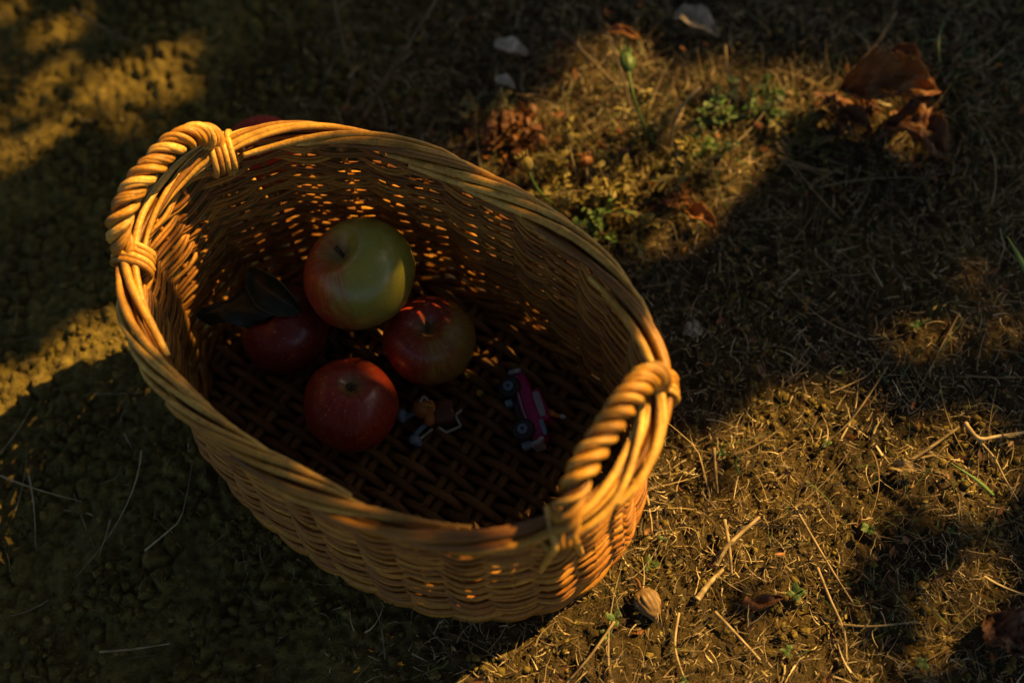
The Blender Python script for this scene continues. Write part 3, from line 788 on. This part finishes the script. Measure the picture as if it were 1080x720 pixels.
seedhead([(663, 74, .050), (668, 100, .045), (676, 125, .03), (690, 152, .004)], .0013, None, (.0060, .0095), 'green ribbed seed pod on a thin green stem above the withered weeds', M_GREEN, .55)
seedhead([(557, 180, .045), (566, 198, .035), (578, 212, .02), (592, 226, .003)], .0012, None, (.0062, .0068), 'round yellowish bud on a short stem just behind the far rim', M_YELLOWISH, .95)
seedhead([(618, 175, .02), (620, 190, .012), (622, 205, .003)], .0010, None, (.0060, .0050), 'small brown dry flower head right of the yellowish bud', M_DRYLEAF, .8, True)
# withered weed sprigs
def sprig(x, y, n, h, label, material, tone, group='withered weeds behind the basket', spread=.03, leaf=.006, seed=0):
    R = np.random.default_rng(seed); c = gz(x, y); root = empty('withered_weed', tuple(c)); tag(root, label, 'weed', group)
    mb = MB(); ml = MB()
    for k in range(n):
        a = R.uniform(0, TAU); t = np.array([math.cos(a)*spread*R.uniform(.2, 1), math.sin(a)*spread*R.uniform(.2, 1), h*R.uniform(.5, 1)])
        P = smooth_path([c, c+t*.5+R.normal(size=3)*.003, c+t], 10); tube(mb, P, np.linspace(.0010, .0005, 10), 5, tone=.5)
        for q in range(2, 10):
            for e in range(2):
                s = leaf*R.uniform(.5, 1.1); dr = Vector((R.normal(), R.normal(), R.normal()*.6)).normalized()
                leaf_blade(ml, P[q], P[q]+np.array(dr)*s*1.6, s*.45, (R.normal()*.4, R.normal()*.4, 1), curl=R.uniform(-.3, .9), bend=.1, n=4, m=2, tone=float(np.clip(R.normal(tone, .25), 0, 1)))
    mb.build('stem', M_STRAW, root); ml.build('foliage', material, root)
sprig(548, 150, 7, .030, 'rusty withered weed touching the far rim of the basket', M_DRYLEAF, .45, seed=1, leaf=.0075)
sprig(600, 170, 6, .030, 'pale dry weed between the yellowish bud and the green pod', M_YELLOWISH, .6, seed=2)
sprig(650, 205, 7, .026, 'yellow green weed right behind the rim', M_YELLOWISH, .75, seed=3)
sprig(700, 185, 7, .030, 'bushy dry weed at the foot of the curved tan stalk', M_YELLOWISH, .45, seed=4)
sprig(630, 245, 6, .024, 'bright yellow green tuft leaning on the far rim', M_GREEN, .95, seed=5, leaf=.0045)
sprig(745, 165, 5, .024, 'small green weed at the edge of the shadow', M_GREEN, .6, seed=6, leaf=.0055)
sprig(900, 110, 6, .02, 'rusty withered weed left of the curled brown leaf', M_DRYLEAF, .5, seed=7, leaf=.007)
sprig(810, 120, 5, .026, 'green and straw coloured weed in the upper right', M_GREEN, .4, seed=8, leaf=.006)
for k_, (x_, y_, h_, l_, t_, m_) in enumerate([
 (575, 205, .030, 'feathery yellow weed just right of the yellowish bud', .8, M_YELLOWISH), (680, 145, .036, 'loose straw coloured weed under the green seed pod', .55, M_YELLOWISH),
 (725, 205, .026, 'low rusty weed beside the orange brown dead leaf', .7, M_DRYLEAF), (610, 215, .034, 'tall yellow weed behind the middle of the far rim', .7, M_YELLOWISH),
 (665, 245, .024, 'short bright weed between rim and orange brown leaf', .95, M_YELLOWISH), (770, 130, .030, 'thin green weed right of the straight pale stalk', .5, M_GREEN),
 (512, 130, .030, 'pale weed at the dark side of the rusty one', .6, M_YELLOWISH), (850, 150, .022, 'straw coloured weed at the end of the tan stalk', .4, M_YELLOWISH)]):
    sprig(x_, y_, 6, h_, l_, m_, t_, seed=60+k_, leaf=.0055)
seedhead([(600, 150, .040), (604, 170, .028), (610, 190, .004)], .0009, None, (.0042, .0048), 'small pale seed head rising left of the brown flower head', M_YELLOWISH, .8, True)
seedhead([(715, 160, .030), (712, 175, .02), (706, 190, .004)], .0009, None, (.0040, .0040), 'small cream seed head near the curved tan stalk', M_YELLOWISH, .9, True)
# seedlings
def seedling(x, y, s, label, seed, n=3):
    R = np.random.default_rng(seed); c = gz(x, y); root = empty('seedling', tuple(c)); tag(root, label, 'seedling', 'green seedlings in the soil')
    mb = MB(); top = c+np.array([R.normal()*.001, R.normal()*.001, s*.6]); tube(mb, smooth_path([c, (c+top)/2+.0005, top], 6), .0006, 5, tone=.7); mb.build('stem', M_GREEN, root)
    a0 = R.uniform(0, TAU)
    for k in range(n):
        a = a0+k*TAU/n+R.normal()*.3; mb = MB()
        sk_ = s*R.uniform(.55, .95); leaf_blade(mb, top, top+np.array([math.cos(a), math.sin(a), R.uniform(.1, .6)])*sk_, sk_*R.uniform(.28, .42), (-.2*math.cos(a), -.2*math.sin(a), 1), curl=-.25, bend=.1, n=8, m=4, wav=.2, tone=float(np.clip(R.normal(.55, .2), 0, 1))); mb.build('leaf', M_GREEN, root)
for i, (x, y, s, l, n) in enumerate([
 (686, 597, .0095, 'round leaved bright seedling nearest the basket end', 3), (650, 655, .0085, 'pale seedling low beside the brown husk', 3), (640, 668, .0075, 'seedling just below the pale one, left of the husk', 4),
 (838, 628, .0100, 'dark leaved seedling right of the fallen brown twig', 4), (826, 688, .0075, 'seedling at the foot of the lower right lit patch', 3), (750, 158, .0095, 'fresh green seedling at the edge of the upper shadow', 4),
 (808, 124, .0090, 'tiny bright seedling in the upper right grass', 3), (700, 570, .005, 'two leaved seedling above the round leaved one', 2), (888, 395, .0060, 'small seedling in the middle of the dark band', 3),
 (933, 405, .0050, 'lone bright seedling right of the dark band centre', 2), (760, 480, .0075, 'seedling by the short upright straw', 3), (915, 560, .0075, 'seedling below the horizontal straws on the right', 4),
 (965, 345, .0060, 'seedling in the small lit spots on the right', 3), (1000, 560, .0055, 'seedling near the right edge of the lit patch', 2), (975, 700, .0070, 'seedling at the lower edge on the right', 4),
 (720, 715, .0060, 'seedling at the very bottom right of the husk', 3), (872, 470, .0060, 'seedling under the crossing faint straw', 3)]):
    seedling(x, y, s, l, 40+i, n)
# grass blades that stand out
def bladething(pts, w, label, tone=.9, material=None):
    P = smooth_path([gz(x, y, z) for x, y, z in pts], 16); mb = MB()
    tube(mb, P, w*np.concatenate([np.linspace(.7, 1, 6), np.linspace(1, .12, 10)]), 6, tone=tone, flat=.35)
    o = mb.build('grass_blade', material or M_GREEN, None, origin=tuple(P[0])); tag(o, label, 'grass blade', 'single green grass blades')
bladething([(1086, 292, .02), (1074, 270, .03), (1062, 249, .032)], .0026, 'bright green blade with pale bands at the right edge', 1.)
bladething([(1048, 522, .006), (1030, 506, .012), (1003, 488, .014)], .0016, 'slender green blade lying left of the bent straw shoot')
bladething([(780, 500, .004), (776, 488, .012), (782, 478, .014)], .0012, 'short green blade beside the lit soil crest', .8)
bladething([(690, 235, .004), (655, 222, .012), (628, 228, .014)], .0016, 'yellow green blade bending toward the far rim', 1.)
bladething([(996, 20, .004), (990, 45, .03), (992, 84, .01)], .0012, 'thin green blade standing above the curled brown leaf', .5)
# leaves lying about
def gleaf(x0, y0, x1, y1, w, material, label, tone=.6, up=.006, nrm=(0, 0, 1), name='dead_leaf', cat='leaf', **kw):
    b = gz(x0, y0, up); t = gz(x1, y1, up*1.2)
    o = leaf_thing(name, label, cat, [(b, t, w, nrm)], material, **dict(dict(curl=.5, bend=.12, tone=tone, wav=.18, jag=.10, crump=.30, n=30, m=12), **kw)); return o
gleaf(722, 222, 756, 240, .010, M_DRYLEAF, 'orange brown dead leaf folded up at the edge of the shadow', .95, .006, (.2, -.2, 1), curl=.9)
gleaf(712, 14, 758, 38, .014, M_PALELEAF, 'pale crinkled dead leaf at the top of the ground', .45, .010)
gleaf(522, 46, 556, 58, .009, M_PALELEAF, 'whitish dead leaf lying above the smaller white one', .9, .006, curl=.3)
gleaf(523, 82, 543, 92, .006, M_PALELEAF, 'smallest whitish leaf scrap behind the far rim', .9, .005, curl=.3)
gleaf(642, 33, 676, 42, .006, M_DRYLEAF, 'small orange dead leaf just above the green seed pod', .8, .012, curl=.7)
gleaf(884, 96, 992, 98, .030, M_DRYLEAF, 'big curled orange brown dead leaf in the upper right', .75, .016, (-.2, -.3, 1), curl=1.1, bend=.25, wav=.22)
gleaf(930, 130, 1000, 172, .026, M_DRYLEAF, 'dull brown dead leaf lying below the big curled one', .35, .012, (.2, .1, 1), curl=.6, bend=.2)
gleaf(885, 120, 920, 140, .012, M_DRYLEAF, 'small dark dead leaf left of the big curled one', .45, .010, curl=.8)
gleaf(940, 55, 975, 68, .010, M_DRYLEAF, 'narrow reddish dead leaf above the big curled one', .3, .010, curl=.8)
gleaf(1040, 650, 1085, 690, .020, M_DRYLEAF, 'dark brown dead leaf in the lower right corner', .2, .008, curl=.4)
gleaf(545, 118, 530, 140, .010, M_DRYLEAF, 'red brown dead leaf standing behind the far rim', .3, .016, (-.3, -.6, 1), curl=.6)
gleaf(790, 640, 826, 630, .006, M_DRYLEAF, 'narrow brown leaf beside the dark leaved seedling', .4, .006, curl=.7)
gleaf(935, 492, 976, 497, .006, M_STRAW, 'flat grey husk in the shade left of the bent straw', .6, .006, curl=.6)
gleaf(740, 345, 720, 352, .008, M_PALELEAF, 'dim grey leaf in the shade right of the basket', .1, .004, curl=.2)
# ribbed husk
hc = gz(684, 636, .002); root = empty('brown_husk', tuple(hc-np.array([0, 0, .008]))); tag(root, 'ribbed tan seed husk lying on the sunlit soil near the basket end', 'husk')
v, f = ico(4); ax = np.array(updir(.45, -.8, .2)); R3 = np.array(frame_from(ax)); a = np.arctan2(v[:, 1], v[:, 0])
q = v*np.array([.0085, .0060, .0115]); q *= np.array([1+.16*noise.noise(Vector(p_*2.2)) for p_ in v])[:, None]; q[:, :2] *= (1+.07*np.cos(14*a+v[:, 2]*2))[:, None]*(1-.25*v[:, 2])[:, None]
mb = MB(); mb.add(q@R3.T+hc, f, np.clip(.45+.3*np.cos(14*a), 0, 1)); mb.build('shell', M_HUSK, root)
mb = MB(); tube(mb, smooth_path([hc-ax*.012, hc-ax*.016+.001, hc-ax*.020], 6), [.0016, .0013, .0011, .001, .0009, .0007], 6, tone=.4); mb.build('stem', M_DRYLEAF, root)
# twig
stalk([(785, 632, .006), (800, 640, .007), (815, 634, .006)], .0034, 'short reddish twig lying next to the dark leaved seedling', 'fallen_twig', 'twig', None, M_DRYLEAF, .5)

# ------------------------------------------------------------------ tree that shades the ground (stands outside the view, between the sun and the basket)
LIT = [  # sunlit areas of the ground, as picture positions turned into ground positions, with openness
 ([(-40, 388), (40, 350), (110, 312), (170, 320), (150, 400), (-40, 470)], 1.),
 ([(-30, -30), (70, -20), (140, 20), (205, 30), (240, 70), (225, 110), (160, 150), (90, 135), (40, 190), (-40, 210)], .55),
 ([(480, 150), (560, 60), (640, 30), (760, 40), (850, 60), (900, 100), (880, 140), (800, 200), (740, 250), (680, 290), (600, 240), (520, 190)], .68),
 ([(860, 80), (1000, 70), (1020, 130), (960, 175), (880, 160)], .55),
 ([(960, 10), (1090, 30), (1090, 60), (980, 50)], .4),
 ([(470, 740), (500, 620), (560, 520), (640, 470), (740, 440), (800, 400), (900, 385), (940, 430), (950, 480), (960, 540), (930, 590), (910, 640), (940, 700), (960, 800), (470, 1000)], .96),
 ([(860, 320), (1010, 300), (1090, 350), (1090, 420), (960, 400), (900, 380)], .32),
 ([(930, 440), (1090, 430), (1090, 520), (1000, 560), (920, 540)], .78),
 ([(940, 600), (1090, 560), (1090, 640), (1060, 740), (920, 720)], .58),
]
R = np.random.default_rng(99)
sun_h = SUN[:2]/np.linalg.norm(SUN[:2])
def drop(P):                      # where the sunlight through a point lands on the ground
    P = np.asarray(P, float); return (P-SUN*(P[2]/SUN[2]))[:2]
OPEN = []                         # sunlit places of the basket: landing point, radius, openness
def near_u(px, py):               # rim fraction nearest a picture position
    us_ = np.arange(400)/400; W = wall(us_, HR); best = min(range(400), key=lambda i: math.hypot(*(np.array(pj(W[i]))-(px, py))))
    return us_[best]
def open_rim(p0, p1, rad, k):
    a, b = near_u(*p0), near_u(*p1); d = (b-a+.5) % 1-.5
    for q in np.linspace(0, 1, 24): OPEN.append((drop(wall(np.array([a+d*q]), HR)[0]), rad, k))
open_rim((232, 165), (330, 135), .024, 1.); open_rim((330, 135), (515, 195), .022, .96); open_rim((232, 165), (130, 330), .03, 1.); open_rim((130, 330), (150, 380), .018, .9)
open_rim((690, 350), (705, 400), .020, 1.); open_rim((705, 400), (600, 550), .030, 1.); open_rim((600, 550), (350, 530), .014, .55)
for q in np.linspace(-.055, .055, 12):
    OPEN.append((drop(toworld(np.array([-.20]), np.array([q]), np.array([HR+.035]))[0]), .023, 1.))
    OPEN.append((drop(toworld(np.array([.19]), np.array([q]), np.array([HR+.035]))[0]), .030, .97))
    for z_ in (.03, .08, .13): OPEN.append((drop(toworld(np.array([.19]), np.array([q*1.5-.02]), np.array([z_]))[0]), .030, 1.))
for q in np.linspace(0, 1, 22):
    ua, ub = near_u(280, 135), near_u(575, 222); dd = (ub-ua+.5) % 1-.5
    for z_ in (.06, .085, .11, .135, .15): OPEN.append((drop(wall(np.array([ua+dd*q]), z_)[0]), .026, .97))
for (x_, y_, z_) in ((409, 241, .10), (418, 262, .105), (430, 285, .10), (432, 305, .09), (425, 250, .11), (455, 325, .08), (475, 335, .07), (440, 335, .075)): OPEN.append((drop(at(x_, y_, z_)), .022, .98))
for (x_, y_, z_, r_) in ((663, 66, .055, .022), (557, 172, .05, .022), (900, 100, .02, .03), (950, 95, .022, .034), (985, 110, .02, .020), (960, 150, .02, .014), (525, 160, .015, .022), (548, 140, .02, .018), (590, 175, .02, .022), (740, 230, .008, .022), (628, 245, .015, .024), (600, 215, .02, .02), (700, 175, .02, .02), (672, 120, .03, .015), (1030, 500, .01, .02), (1050, 460, .01, .02), (1068, 262, .03, .012)):
    OPEN.append((drop(at(x_, y_, z_)), r_, .98))
NEARW = [(drop(at(x_, y_, z_)), .030) for x_, y_, z_ in ((430, 600, .05), (470, 612, .05), (510, 620, .05), (545, 620, .05), (400, 590, .05), (360, 575, .05))]
for (x_, y_, z_) in ((437, 332, .076), (458, 322, .078)): OPEN.append((drop(at(x_, y_, z_)), .016, 1.))
CLOSED = NEARW+[(drop(at(495, 362, .015)), .02), (drop(at(225, 300, .08)), .02), (drop(at(500, 400, .018)), .045), (drop(at(430, 405, .018)), .035), (drop(at(350, 355, .02)), .02), (drop(at(490, 440, .018)), .04), (drop(at(368, 262, .134)), .026), (drop(at(418, 262, .130)), .015), (drop(at(396, 244, .132)), .015), (drop(at(428, 285, .126)), .013), (drop(at(447, 350, .08)), .045), (drop(at(370, 425, .07)), .045), (drop(at(300, 345, .07)), .04)]
OPN = np.array([o[0] for o in OPEN]); OPR = np.array([o[1] for o in OPEN]); OPK = np.array([o[2] for o in OPEN])
def openness(x, y, grow=0.):
    o = 0.
    px, py = pj((x, y, 0))
    if y < .11: return .93
    for poly, k in LIT:
        if k > o and in_poly(px, py, poly): o = k
    d = np.hypot(OPN[:, 0]-x, OPN[:, 1]-y); h = d < OPR+grow
    if h.any(): o = max(o, OPK[h].max())
    if not grow:
        for c, r_ in CLOSED:
            if math.hypot(c[0]-x, c[1]-y) < r_ and o < 1.: o = min(o, .0)
    return o
gpts = []
for i in range(15000):
    gx_ = R.uniform(-.95, 1.0); gy_ = R.uniform(-.35, 1.45)
    o_ = openness(gx_+R.normal()*.004, gy_+R.normal()*.004)
    if o_ >= .99 or (o_ > 0 and noise.noise(Vector((gx_*32, gy_*32, 77)))*.5+.5 < .5+(o_-.5)*.55): continue
    gpts.append((gx_, gy_))
ml = MB(); tips = []
for (x, y) in gpts:
    t = R.uniform(2.0, 3.0); c = np.array([x, y, 0])+SUN*t
    s = R.uniform(.014, .024) if openness(x, y, .035) > .2 else R.uniform(.028, .042)
    nrm = Vector(SUN+R.normal(size=3)*.45).normalized(); Rm = np.array(frame_from(nrm, R.uniform(0, TAU)))
    pts = [(-1, 0), (-.6, .42), (0, .58), (.6, .38), (1.1, 0), (.6, -.38), (0, -.58), (-.6, -.42), (0, 0)]
    V = np.array([(a*s, b*s, .12*s*(a*a+b*b)) for a, b in pts])@Rm.T+c
    ml.add(V, [(8, i, (i+1) % 8) for i in range(8)], R.random()); tips.append(c)
tips = np.array(tips)
# the wide upper crown that closes off most of the sky
for i in range(15000):
    a = R.uniform(0, TAU); q = 3.7*math.sqrt(R.random()); x, y = .9+q*math.cos(a), 1.3+q*math.sin(a)
    z = 2.3+R.uniform(0, 1.3)-.05*q*q
    c = np.array([x, y, z])
    if y < .5 and z < 2.2 and R.random() < .6: continue
    g0 = drop(c)
    if -1.1 < g0[0] < 1.1 and -.5 < g0[1] < 1.6 and openness(g0[0], g0[1], .05) > .3: continue
    s_ = R.uniform(.05, .09); nrm = Vector((R.normal()*.6, R.normal()*.6, 1)).normalized(); Rm = np.array(frame_from(nrm, R.uniform(0, TAU)))
    V = np.array([(u_*s_, v_*s_, .12*s_*(u_*u_+v_*v_)) for u_, v_ in pts])@Rm.T+c
    if -1.1 < g0[0] < 1.1 and -.5 < g0[1] < 1.6 and any(openness(*drop(q_)) > .3 for q_ in V[:8]): continue
    ml.add(V, [(8, j, (j+1) % 8) for j in range(8)], R.random())
troot = np.array([*(SUN[:2]*2.9+np.array([.1, .1])+np.array([sun_h[1], -sun_h[0]])*-1.25), 0.])
tree = empty('shade_tree', tuple(troot)); tag(tree, 'leafy tree outside the picture whose crown dapples the sunlight', 'tree')
ml.build('crown', M_CANOPY, tree)
mb = MB(); top = np.array([troot[0]-.05, troot[1]-.1, 1.5])
tube(mb, smooth_path([troot-np.array([0, 0, .05]), troot+np.array([.03, .02, .7]), top, np.array([troot[0]-.1, troot[1]-.2, 2.6])], 30), np.linspace(.075, .03, 30), 14, tone=.5); mb.build('trunk', M_BARK, tree)
mb = MB()
for k in range(26):
    e = tips[R.integers(len(tips))]; s = np.array([troot[0]-.07, troot[1]-.14, R.uniform(1.3, 2.5)])
    # limbs stay among leaves over shaded ground
    g0 = drop(e)
    m_ = (s+e)/2+np.array([0, 0, .12])
    ok = True
    for q in (.35, .5, .65, .8, 1.):
        w = s+(e-s)*q+np.array([0, 0, .12*4*q*(1-q)]); g1 = drop(w)
        if openness(g1[0], g1[1], .01) > .3: ok = False
    if ok: tube(mb, smooth_path([s, m_, e], 14), np.linspace(.014, .003, 14), 6, tone=.5)
if mb.n: mb.build('branches', M_BARK, tree)

# ------------------------------------------------------------------ light, sky, camera
w = bpy.data.worlds.new('World'); scene.world = w; w.use_nodes = True
nt = w.node_tree; bg = nt.nodes['Background']; sky = nt.nodes.new('ShaderNodeTexSky'); sky.sky_type = 'NISHITA'; sky.sun_disc = False
sky.sun_elevation = SUN_EL; sky.sun_rotation = math.radians(90)-SUN_AZ; sky.air_density = 1.; sky.dust_density = 2.; sky.ozone_density = 1.
nt.links.new(sky.outputs[0], bg.inputs['Color']); bg.inputs['Strength'].default_value = .05
sl = bpy.data.lights.new('sun', 'SUN'); sl.energy = 5.; sl.angle = math.radians(.55); sl.color = (1., .60, .17)
so = bpy.data.objects.new('sun', sl); COL.objects.link(so); so.rotation_euler = Vector(SUN).to_track_quat('Z', 'Y').to_euler(); so.location = tuple(SUN*6)
cd = bpy.data.cameras.new('camera'); cam = bpy.data.objects.new('camera', cd); COL.objects.link(cam)
cd.sensor_width = 36; cd.lens = 50; cd.clip_start = .05; cd.clip_end = 300
Mx = Matrix([[r2[0], u2[0], -fw[0], 0], [r2[1], u2[1], -fw[1], 0], [r2[2], u2[2], -fw[2], 1.], [0, 0, 0, 1]]); cam.matrix_world = Mx
cd.dof.use_dof = True; cd.dof.focus_distance = 1.02; cd.dof.aperture_fstop = 2.2; cd.dof.aperture_blades = 7
scene.camera = cam
scene.render.resolution_x = 1024; scene.render.resolution_y = 682
vs = scene.view_settings; vs.view_transform = 'Standard'; vs.look = 'None'; vs.gamma = 1; vs.exposure = 1.45; vs.use_curve_mapping = False
